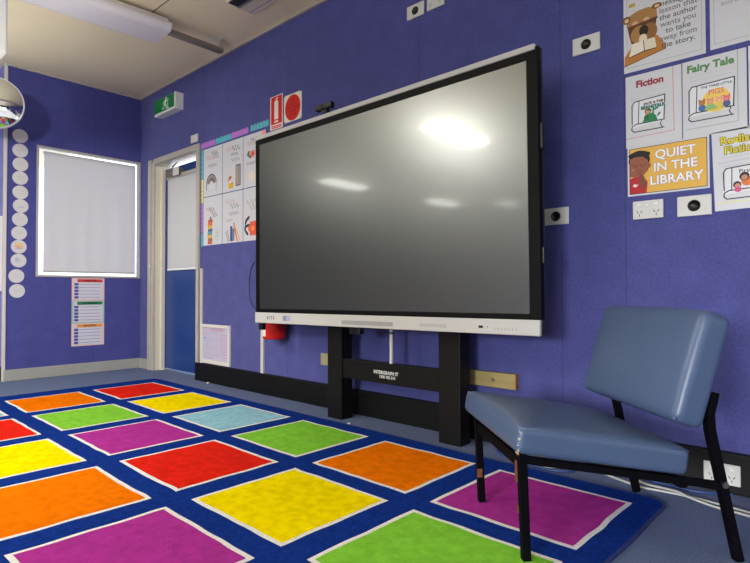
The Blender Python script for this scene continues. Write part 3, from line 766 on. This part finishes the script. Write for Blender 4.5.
# border strips: each cut strip is its own thing
def strip(label, u0, v0, L, col, horiz):
    t = thing('border_strip', label, 'border strip', (u0, -.0012, v0), group='scalloped border strips round the six posters')
    n = 6; P = []; w = .05
    if horiz:
        P = [(0, 0), (L, 0)]
        for k in range(n*6+1):
            s = L*(1-k/(n*6)); P.append((s, w-.014+.014*abs(math.sin(PI*k/6))))
    else:
        P = [(0, 0), (0, -L)]
        for k in range(n*6+1):
            s = -L*(1-k/(n*6)); P.append((-.034+.010*(1-abs(math.sin(PI*k/6))), s))
    mb = MB(); mb.prism(P, -.0006, 0); mb.build('card_strip', mat('strip %02x%02x%02x' % col, col, .4, noise_amt=.05, noise_scale=60), t)
    f = Flat(-.0007)
    for k in range(5):
        c = tuple(int(v*.9) for v in col)
        if horiz: f.ell(L*(.1+.2*k), w*.35, .006, .006, c)
        else: f.ell(-.015, -L*(.1+.2*k), .005, .005, c)
    f.done('dot', t)
PUR = (184, 116, 206); TEA = (86, 180, 196); YEL = (226, 218, 130)
zt = 1.966
strip('purple scalloped strip above the rainbow poster', 1.160, zt+.008, .225, PUR, True)
strip('teal scalloped strip above the first two posters', 1.390, zt+.008, .232, TEA, True)
strip('purple scalloped strip above the bee poster', 1.626, zt+.010, .232, PUR, True)
strip('teal scalloped strip below the red fire signs', 1.885, zt+.014, .232, TEA, True)
strip('teal upright scalloped strip at the top beside door frame', 1.195, zt, .25, TEA, False)
strip('yellow upright scalloped strip beside door frame', 1.195, zt-.255, .205, YEL, False)
strip('purple upright scalloped strip beside door frame', 1.195, zt-.465, .245, PUR, False)
strip('teal upright scalloped strip lowest beside door frame', 1.195, zt-.715, .115, TEA, False)

# ------------------------------------------------------------------ right poster cluster
grpR = 'library posters right of the display'
GREYT = (112, 112, 118); LG = (190, 192, 198)
def book(f, u0, v0, u1, v1, sk=.0):
    w = .004; d = .028
    f.poly([(u0, v0+.02), (u0+.012, v1-.004), (u1, v1), (u1-.002, v0+.03)], (222, 225, 230))
    f.line([(u0+.004, v0+.035), (u0+.004, v1-.02), (u0+.014, v1-.006), (u1, v1), (u1-.004, v0+.036)], w, BLK)
    f.line([(u0+.028, v0+.035), (u0+.032, v1-.006)], w*.8, BLK)
    f.line([(u1-.002, v0+.034), (u0+.02, v0+.034), (u0+.004, v0+.026), (u0+.002, v0+.012), (u0+.012, v0+.002), (u1-.004, v0+.002)], w, BLK)
    f.line([(u1-.012, v0+.034), (u1-.018, v0+.018), (u1-.01, v0+.003)], w*.8, BLK)
# theme poster with a reading bear
t = sheet('library_poster', 'white poster of a brown bear reading, about the lesson of a story', 'poster', .303, .43, wallpos(4.772, 1.892), group=grpR)
f = Flat(); f.frame(-.138, -.196, .138, .2, .0016, (150, 150, 156))
B1, B2, B3, TB = (168, 124, 72), (116, 76, 40), (94, 56, 34), (186, 122, 52)
by = -.075
f.poly([(-.150, -.185), (-.148, -.145), (-.105, -.088), (-.02, -.088), (.01, -.135), (.01, -.155)], TB)
f.line([(-.150, -.185), (.01, -.152)], .004, B2); f.line([(.01, -.152), (.008, -.132)], .004, B2)
f.vmap = lambda v: -.118+(v+.118)*.74
f.poly([(-.137, .02), (-.128, -.05), (-.12, -.09), (-.03, -.085), (-.028, -.03), (-.02, .03)], B3)
f.poly([(-.14, .015), (-.13, .075), (-.095, .092), (-.055, .095), (-.022, .075), (-.02, .028), (-.08, .012)], B1)
f.ell(-.09, -.045, .034, .05, B1); f.ell(-.05, -.045, .03, .05, (142, 98, 54)); f.ell(-.072, -.03, .018, .03, (40, 26, 20))
f.ell(-.105, .022, .012, .014, (206, 170, 128)); f.ell(-.062, .028, .012, .014, (206, 170, 128))
f.ell(-.14, .055, .017, .022, B2); f.ell(-.139, .053, .009, .012, (214, 186, 140)); f.ell(-.022, .087, .019, .016, B2); f.ell(-.021, .086, .010, .009, (214, 186, 140))
f.line([(-.128, .008), (-.022, .022)], .012, B3); f.ell(-.075, -.075, .016, .026, (226, 212, 184))
f.vmap = None
f.poly([(-.13, -.15), (-.118, -.098), (-.075, -.094), (-.07, -.138)], (232, 226, 206)); f.poly([(-.07, -.138), (-.072, -.094), (-.03, -.094), (-.024, -.138)], (222, 214, 190))
f.line([(-.13, -.152), (-.072, -.14), (-.024, -.14)], .004, (60, 44, 36)); f.line([(-.07, -.14), (-.073, -.095)], .003, (60, 44, 36))
f.done('bear_illustration', t)
f = Flat(-.0011)
for k, s in enumerate(('message or', 'lesson that', 'the author', 'wants you', 'to take', 'away from', 'the story.')):
    f.text(s, .056, .034-.0288*k, .0315, GREYT if k % 2 else (84, 84, 92), bold=.0003, rot=.0)
f.text('The main', .03, .066, .034, (84, 84, 92)); f.text('Theme', .0, .15, .05, (190, 150, 60), bold=.001); f.rect(-.13, .06, -.105, .075, (190, 160, 70))
f.done('lettering', t)
# neighbouring poster running out of the picture
t = sheet('library_poster', 'white poster with grey lines and a girl in blue, cut by frame', 'poster', .303, .43, wallpos(5.090, 1.898), group=grpR)
f = Flat(); f.frame(-.138, -.196, .138, .2, .0016, (150, 150, 156))
for k, s in enumerate(('Reread to see', 'Book details', 'explain opinions', 'Story characters')): f.text(s, -.115, .062-.037*k, .018, (150, 150, 156), 'LEFT', bold=.0003)
f.arc(-.095, .11, .018, .005, (110, 150, 200), 0, 2*PI, 18); f.text('Setting', -.02, .115, .04, (110, 150, 200))
f.ell(.035, .10, .045, .055, (48, 32, 26)); f.ell(.03, .085, .02, .03, (196, 148, 110)); f.poly([(.02, .02), (.05, .09), (.1, .09), (.125, .02)], (60, 120, 190)); f.poly([(.04, .03), (.06, .08), (.09, .08), (.1, .03)], (206, 220, 236))
f.rect(.045, -.02, .065, .02, (150, 104, 72)); f.ell(.055, -.035, .024, .02, (30, 60, 130)); f.done('illustration', t)
# fiction
t = sheet('library_poster', 'white fiction poster with maroon heading and green beanstalk book', 'poster', .212, .303, wallpos(4.732, 1.508), group=grpR)
f = Flat(); f.line([(.075, .15), (.078, -.108), (-.106, -.112)], .0022, (206, 110, 130))
f.text('Fiction', -.012, .110, .039, (150, 44, 66), bold=.0018)
f.line([(-.08, .072), (.065, .072)], .002, LG); f.line([(-.085, .052), (.05, .052)], .002, LG)
book(f, -.085, -.09, .045, .045)
f.text('JACK & THE', .002, .022, .014, (120, 96, 70), bold=.001); f.text('BEANSTALK', .0, .006, .017, (66, 110, 60), bold=.001, outline=(160, 190, 220), ow=.0014)
G1 = (40, 130, 84)
f.poly([(-.042, -.056), (-.03, -.03), (-.02, -.02), (0, -.02), (.012, -.035), (.018, -.056)], G1); f.line([(0, -.03), (.002, 0)], .006, G1); f.ell(.012, -.005, .012, .004, G1, .4); f.ell(.022, -.03, .010, .004, G1, .9); f.ell(-.012, -.006, .01, .004, G1, 2.6)
f.ell(-.02, -.012, .0115, .0125, (80, 60, 44)); f.ell(-.02, -.014, .0085, .009, (196, 150, 110)); f.ell(-.025, -.034, .009, .010, (44, 100, 60)); f.done('artwork', t)
# fairy tale
t = sheet('library_poster', 'white fairy tale poster with green heading and little pigs book', 'poster', .213, .303, wallpos(4.948, 1.509), group=grpR)
f = Flat(); f.line([(.078, .15), (.078, -.118), (-.096, -.118)], .0022, (130, 170, 140))
f.text('Fairy Tale', -.012, .117, .040, (80, 136, 74), bold=.0016)
f.line([(-.08, .087), (.065, .087)], .002, LG); f.line([(-.08, .07), (.06, .07)], .002, LG)
book(f, -.088, -.092, .068, .052)
f.text('THE THREE LITTLE', .008, .035, .0125, (56, 54, 60), bold=.0003); 
f.ell(.008, -.022, .048, .046, (240, 206, 96)); f.text('PIGS', .008, .010, .027, (216, 120, 130), bold=.0006)
f.rect(-.045, -.056, .055, -.04, (150, 190, 120))
for u, c1, c2 in ((-.04, (170, 116, 66), (70, 110, 180)), (-.012, (226, 150, 130), (150, 190, 120)), (.018, (232, 170, 140), (230, 200, 100)), (.042, (226, 120, 130), (90, 90, 150))):
    f.ell(u, -.043, .012, .014, c2); f.ell(u, -.024, .011, .0105, c1); f.ell(u-.008, -.014, .004, .005, c1); f.ell(u+.008, -.014, .004, .005, c1); f.ell(u, -.027, .005, .004, tuple(min(255, c+20) for c in c1))
f.done('artwork', t)
# sliver poster at the frame edge
t = sheet('library_poster', 'white poster with pink left edge beyond the fairy tale poster', 'poster', .212, .303, wallpos(5.166, 1.510), group=grpR)
f = Flat(); f.frame(-.094, -.135, .094, .135, .003, (214, 120, 140)); f.text('Fable', .0, .1, .042, (160, 60, 110), bold=.0016); book(f, -.075, -.1, .07, .04); f.done('artwork', t)
# quiet sign
t = sheet('quiet_sign', 'yellow library sign with child holding a finger to lips', 'sign', .300, .206, wallpos(4.781, 1.2545), group=grpR)
f = Flat(); f.rect(-.143, -.096, .143, .096, BLK); f.rect(-.1405, -.0935, .1405, .0935, (226, 178, 78))
SK, SK2, HR = (150, 88, 66), (126, 70, 54), (34, 24, 24)
f.poly([(-.1405, -.0935), (-.1405, -.03), (-.115, -.022), (-.085, -.03), (-.072, -.05), (-.076, -.0935)], (186, 34, 46))
f.ell(-.104, .044, .042, .036, HR)
for k in range(9): f.ell(-.138+.0085*k, .066+.010*math.sin(PI*k/8), .009, .009, HR)
f.poly([(-.1405, .052), (-.12, .06), (-.09, .058), (-.07, .04), (-.066, .018), (-.07, -.002), (-.085, -.018), (-.11, -.026), (-.1405, -.022)], SK)
f.ell(-.067, .018, .008, .011, SK); f.arc(-.118, .030, .010, .0016, HR, PI, 2*PI, 8); f.arc(-.09, .028, .010, .0016, HR, PI, 2*PI, 8)
f.arc(-.105, .004, .009, .0018, HR, PI, 2*PI, 8); f.ell(-.128, .006, .008, .005, (176, 108, 84))
f.poly([(-.112, .006), (-.106, .006), (-.098, -.012), (-.086, -.022), (-.078, -.05), (-.09, -.066), (-.108, -.05), (-.104, -.02), (-.113, -.006)], SK2); f.line([(-.11, .004), (-.104, -.016)], .005, SK)
f.poly([(-.078, -.045), (-.072, -.06), (-.09, -.078), (-.104, -.07)], SK2)
f.poly([(-.13, -.06), (-.122, -.052), (-.116, -.058), (-.108, -.054), (-.114, -.066), (-.124, -.066)], (230, 220, 220))
f.done('child_illustration', t)
f = Flat(-.0014)
for s, u, v in (('QUIET', .030, .056), ('IN THE', .030, .004), ('LIBRARY', .032, -.049)): f.text(s, u, v, .050, (240, 240, 246), bold=.0008, outline=(170, 150, 140), ow=.0016, xs=1.02)
f.done('lettering', t)
# realistic fiction, tilted
t = sheet('library_poster', 'white poster with yellow outlined heading about realistic fiction', 'poster', .214, .303, wallpos(5.050, 1.212), tilt=-.030, group=grpR)
f = Flat(); Yt = (222, 206, 50)
f.text('Realistic', -.014, .112, .040, Yt, bold=.0008, outline=(120, 110, 40), ow=.0022); f.text('Fiction', -.014, .074, .040, Yt, bold=.0008, outline=(120, 110, 40), ow=.0022)
f.line([(-.08, .048), (.08, .05)], .002, LG); f.line([(-.09, .03), (.08, .034)], .002, (170, 176, 184)); f.line([(-.08, .016), (.08, .018)], .002, LG)
book(f, -.078, -.112, .082, .012); f.text('First Day', .016, -.012, .022, (80, 80, 88), bold=.0004)
f.ell(.0, -.05, .019, .018, (226, 120, 60)); f.ell(-.008, -.032, .016, .016, (60, 44, 60)); f.ell(-.008, -.036, .010, .010, (196, 140, 106)); f.ell(-.032, -.06, .013, .013, (70, 44, 60)); f.ell(-.031, -.064, .009, .009, (206, 150, 120)); f.ell(-.03, -.078, .012, .010, (216, 90, 140)); f.ell(.03, -.055, .012, .022, (60, 110, 120))
f.line([(-.1, -.122), (.1, -.122)], .004, (226, 222, 140)); f.done('artwork', t)

# ------------------------------------------------------------------ back wall: three schedule cards, discs
RZB = PI/2
grpS = 'schedule cards under the window'
for k, (c, cd, lb) in enumerate((((206, 60, 66), (226, 190, 190), 'white schedule card with red heading directly under window'), ((38, 120, 84), (168, 196, 190), 'white schedule card with green heading, middle of three cards'), ((230, 150, 80), (226, 200, 190), 'white schedule card with orange heading, lowest under the window'))):
    t = sheet('schedule_card', lb, 'card', .286, .208, (.0006, -.488, .776-.209*k), RZB, group=grpS, paper=mat('card '+str(c), cd, .4))
    f = Flat(); f.rect(-.125, -.092, .128, .094, (210, 206, 214)); f.rect(-.095, .066, .125, .094, c)
    f.text(('PURPOSE', 'LISTENING', 'READING')[k], .015, .08, .026, tuple(int(v*.55) for v in c), bold=.001)
    for r in range(5):
        v = .046-.030*r; f.rect(-.120, v-.011, -.085, v+.011, (70, 78, 160)); f.rect(-.078, v-.011, .118, v+.011, (206, 210, 228)); f.line([(-.075, v), (.105, v)], .005, (150, 140, 160))
    f.done('printed_table', t)
disc_y = [-1.048, -1.047, -1.044, -1.045, -1.043, -1.039, -1.044, -1.049, -1.050, -1.051, -1.066, -1.060]
disc_z = [2.095, 1.969, 1.850, 1.733, 1.609, 1.492, 1.376, 1.258, 1.141, 1.022, .889, .762]
ordn = ['topmost', 'second', 'third', 'fourth', 'fifth', 'sixth', 'seventh', 'eighth', 'ninth', 'tenth', 'eleventh', 'lowest']
extra = {0: 'under the mirror', 8: 'with an orange striped picture', 9: 'with a small grey blue picture', 5: 'with a faint blue mark'}
M_disc = mat('disc card', (206, 206, 208), .5)
for k in range(12):
    lb = '%s white round card of the wall column%s' % (ordn[k], ', '+extra[k] if k in extra else ' counted downward' if 0 < k < 11 else ', nearest the floor')
    t = thing('round_card', lb, 'card', (.0006, disc_y[k], disc_z[k]), (0, 0, RZB), 'column of round cards left of the window')
    mb = MB(); mb.prism([(.0585*math.cos(2*PI*i/32), .0585*math.sin(2*PI*i/32)) for i in range(32)], -.001, 0); mb.build('card', M_disc, t)
    f = Flat(-.0012)
    if k == 8:
        for q, c in enumerate(((232, 190, 120), (226, 170, 110), (190, 170, 190))): f.ell(0, .022-.018*q, .034, .008, c)
    elif k == 9: f.ell(-.01, .005, .018, .022, (180, 186, 200)); f.ell(.008, -.005, .016, .012, (196, 198, 206))
    elif k == 5: f.line([(-.02, -.012), (.025, -.008)], .006, (150, 170, 200))
    else:
        for q in range(2): f.line([(-.028+.01*q, .008-.016*q), (.026-.006*q, .01-.016*q)], .004, (186, 188, 192))
    f.done('faint_print', t)

# ------------------------------------------------------------------ convex mirror on the corner
t = thing('convex_mirror', 'round convex safety mirror on an arm at the wall corner', 'mirror', (.22, -1.288, 2.268), (0, 0, math.radians(70)))
R0, RS = .205, .33
prof = []
for k in range(13):
    r = R0*(1-k/12); prof.append((r, .02+math.sqrt(RS*RS-r*r)-math.sqrt(RS*RS-R0*R0)))
Mx = Matrix.Rotation(PI/2, 3, 'X')
mb = MB(); mb.lathe(prof, 48, M=Mx); mb.build('mirror_dome', mat('mirror silver', (226, 228, 232), .03, metal=1), t)
mb = MB(); mb.lathe([(R0-.003, .024), (R0+.005, .024), (R0+.007, .012), (R0+.005, 0), (0, 0)], 48, M=Mx); mb.build('rim', mat('mirror rim', (206, 206, 206), .4), t)
mb = MB(); mb.tube([(0, .0, 0), (0, .08, 0), (.06, .17, 0)], .012, 12); mb.build('arm', M_steel, t)

# ------------------------------------------------------------------ ceiling fittings
M_diff = mat('light diffuser', (216, 214, 222), .4)
def batten(x, y0, y1, z, lit, label, rz=0):
    t = thing('ceiling_light', label, 'light', (x, (y0+y1)/2, z), (0, 0, rz), group='long ceiling lights')
    L = (y1-y0)/2
    mb = MB()
    prof = [(-.145, .06), (-.143, .014), (-.130, .003), (-.11, 0), (.11, 0), (.130, .003), (.143, .014), (.145, .06)]
    vs = [(px, s*L*k, pz) for s, k in ((-1, 1), (1, 1)) for px, pz in prof]; n = len(prof)
    mb.add(vs, [[i, i+1, n+i+1, n+i] for i in range(n-1)]+[[n-1, 0, n, 2*n-1]], 0, True)
    mb.add(vs[:n], [list(range(n))]); mb.add(vs[n:], [list(range(n))])
    mb.build('diffuser', mat('lit diffuser %g' % lit, (255, 252, 244), .5, emit=lit) if lit else M_diff, t)
    mb = MB(); mb.box(-.12, .12, -L+.01, L-.01, .06, .095, .004); mb.build('light_body', mat('light body', (206, 196, 190), .5), t)
    mb = MB()
    for s in (-.6, .6): mb.box(-.03, .03, s*L-.02, s*L+.02, .09, ZC-z)
    mb.build('fixing_bracket', M_steel, t)
    return t
WPX, WPY, UP, SPOT = 24, 58, 82, 1050
LZ = 2.583
batten(1.60, -1.97, -.58, LZ, 0, 'unlit white ceiling light at the upper left, nearest the wall', -.06)
for x, y0, y1, e in ((1.80, -4.15, -3.15, 60), (-1.35, -5.35, -4.45, 30), (-1.2, -8.1, -7.3, 26), (1.8, -8.2, -7.0, 24), (4.8, -8.2, -7.0, 24), (-.25, -9.0, -8.5, 14)):
    batten(x, y0, y1, 2.59, e, 'lit ceiling light in the part of the room behind the camera')
t = thing('light_track', 'grey steel channel joining the ceiling light to the wall', 'track', (1.705, -.345, LZ))
mb = MB(); mb.box(-.025, .025, -.225, .205, .012, .044, .002); mb.build('channel', mat('channel grey', (136, 130, 120), .45, metal=.4), t)
mb = MB(); mb.box(-.022, .022, .192, .205, .044, ZC-LZ, .002); mb.build('end_bracket', mat('channel pale', (170, 162, 150), .45, metal=.3), t)

t = thing('air_conditioner', 'white ceiling air conditioner with dark outlet slot, cut by top edge', 'air conditioner', (2.64, -.315, ZC))
mb = MB(); mb.box(-.40, .42, -.13, .095, -.022, 0, .006, seg=3); mb.build('casing', mat('ac beige', (206, 200, 188), .5), t)
mb = MB(); mb.box(-.385, .40, -.118, -.045, -.0235, -.02); mb.build('outlet_slot', M_blackpl, t)
mb = MB(); mb.box(-.385, .40, -.045, -.031, -.028, -.02, .002); mb.build('louvre', mat('louvre grey', (120, 118, 116), .4, metal=.4), t)
mb = MB(); mb.box(-.395, .415, .05, .056, -.0228, -.02); mb.build('panel_joint', mat('joint', (130, 124, 114), .6), t)

t = thing('hanging_case', 'white rounded case hanging from the ceiling above the mirror', 'case', (1.3, -1.487, 2.228))
mb = MB(); mb.box(-.02, .16, -.40, .0, .0, ZC-2.235, .02, seg=4); mb.build('case_body', mat('case white', (206, 208, 206), .5), t)
mb = MB(); mb.box(.158, .164, -.36, -.05, .04, .34, .002); mb.build('front_panel', mat('case panel', (196, 198, 197), .5), t)

# ------------------------------------------------------------------ light
W = bpy.data.worlds.new('World'); bpy.context.scene.world = W; W.use_nodes = True
nt = W.node_tree; bg = nt.nodes['Background']; bg.inputs['Color'].default_value = (.92, .96, 1, 1); bg.inputs['Strength'].default_value = 2.2
def area(name, loc, target, sx, sy, power, col=(1, 1, 1), spread=None):
    l = bpy.data.lights.new(name, 'AREA'); l.shape = 'RECTANGLE'; l.size = sx; l.size_y = sy; l.energy = power; l.color = col
    if spread: l.spread = spread
    o = bpy.data.objects.new(name, l); C.objects.link(o); o.location = loc
    o.rotation_euler = (Vector(target)-Vector(loc)).to_track_quat('-Z', 'Y').to_euler(); return o
# added spot and ceiling fill, then daylight through the windows behind the camera
sp = bpy.data.lights.new('fill_spot', 'SPOT'); sp.energy = SPOT; sp.spot_size = math.radians(50); sp.spot_blend = 1; sp.shadow_soft_size = .35; sp.color = (1, .98, .95)  # added fill for the lower window wall and rug, no real fitting
so = bpy.data.objects.new('fill_spot', sp); C.objects.link(so); so.location = (5.2, -5.6, 2.3); so.rotation_euler = (Vector((.9, -1.0, .25))-so.location).to_track_quat('-Z', 'Y').to_euler()
area('ceiling_fill', (3.2, -3.4, 2.15), (3.2, -3.4, 3), 6.5, 4.6, UP, (1, .97, .9))  # added upward fill that brightens the ceiling, not a fitting of the room
for p, q in opsY[:2]: area('window_light', (XR-.03, (p+q)/2, 1.55), (XR-1, (p+q)/2, 1.55-.36), q-p, 1.2, WPX, (.97, .985, 1), .9)
for p, q in opsX: area('window_light', ((p+q)/2, YF+.03, 1.55), ((p+q)/2, YF+1, 1.55-.36), q-p, 1.2, WPY, (.97, .985, 1), .9)

# ------------------------------------------------------------------ camera
cam = bpy.data.cameras.new('Camera'); co = bpy.data.objects.new('Camera', cam); C.objects.link(co)
f_, yaw, pitch, roll = 542.04, .7413, .0179, -.0017
cam.sensor_width = 36; cam.sensor_fit = 'HORIZONTAL'; cam.lens = f_/750*36; cam.clip_start = .02
fw = Vector((-math.sin(yaw)*math.cos(pitch), math.cos(yaw)*math.cos(pitch), math.sin(pitch)))
rt = Vector((math.cos(yaw), math.sin(yaw), 0)); up = rt.cross(fw)
r2 = rt*math.cos(roll)+up*math.sin(roll); u2 = -rt*math.sin(roll)+up*math.cos(roll)
M = Matrix((r2, u2, -fw)).transposed().to_4x4(); M.translation = (5.3853, -2.4115, .7541)
co.matrix_world = M
sc = bpy.context.scene; sc.camera = co
sc.view_settings.view_transform = 'Standard'; sc.view_settings.look = 'None'; sc.view_settings.exposure = .12
sc.cycles.use_denoising = True; sc.cycles.max_bounces = 8; sc.cycles.diffuse_bounces = 5; sc.cycles.sample_clamp_indirect = 6
for o in list(C.objects):
    for k in ('label', 'category'):
        if k in o.keys() and not o[k]: del o[k]
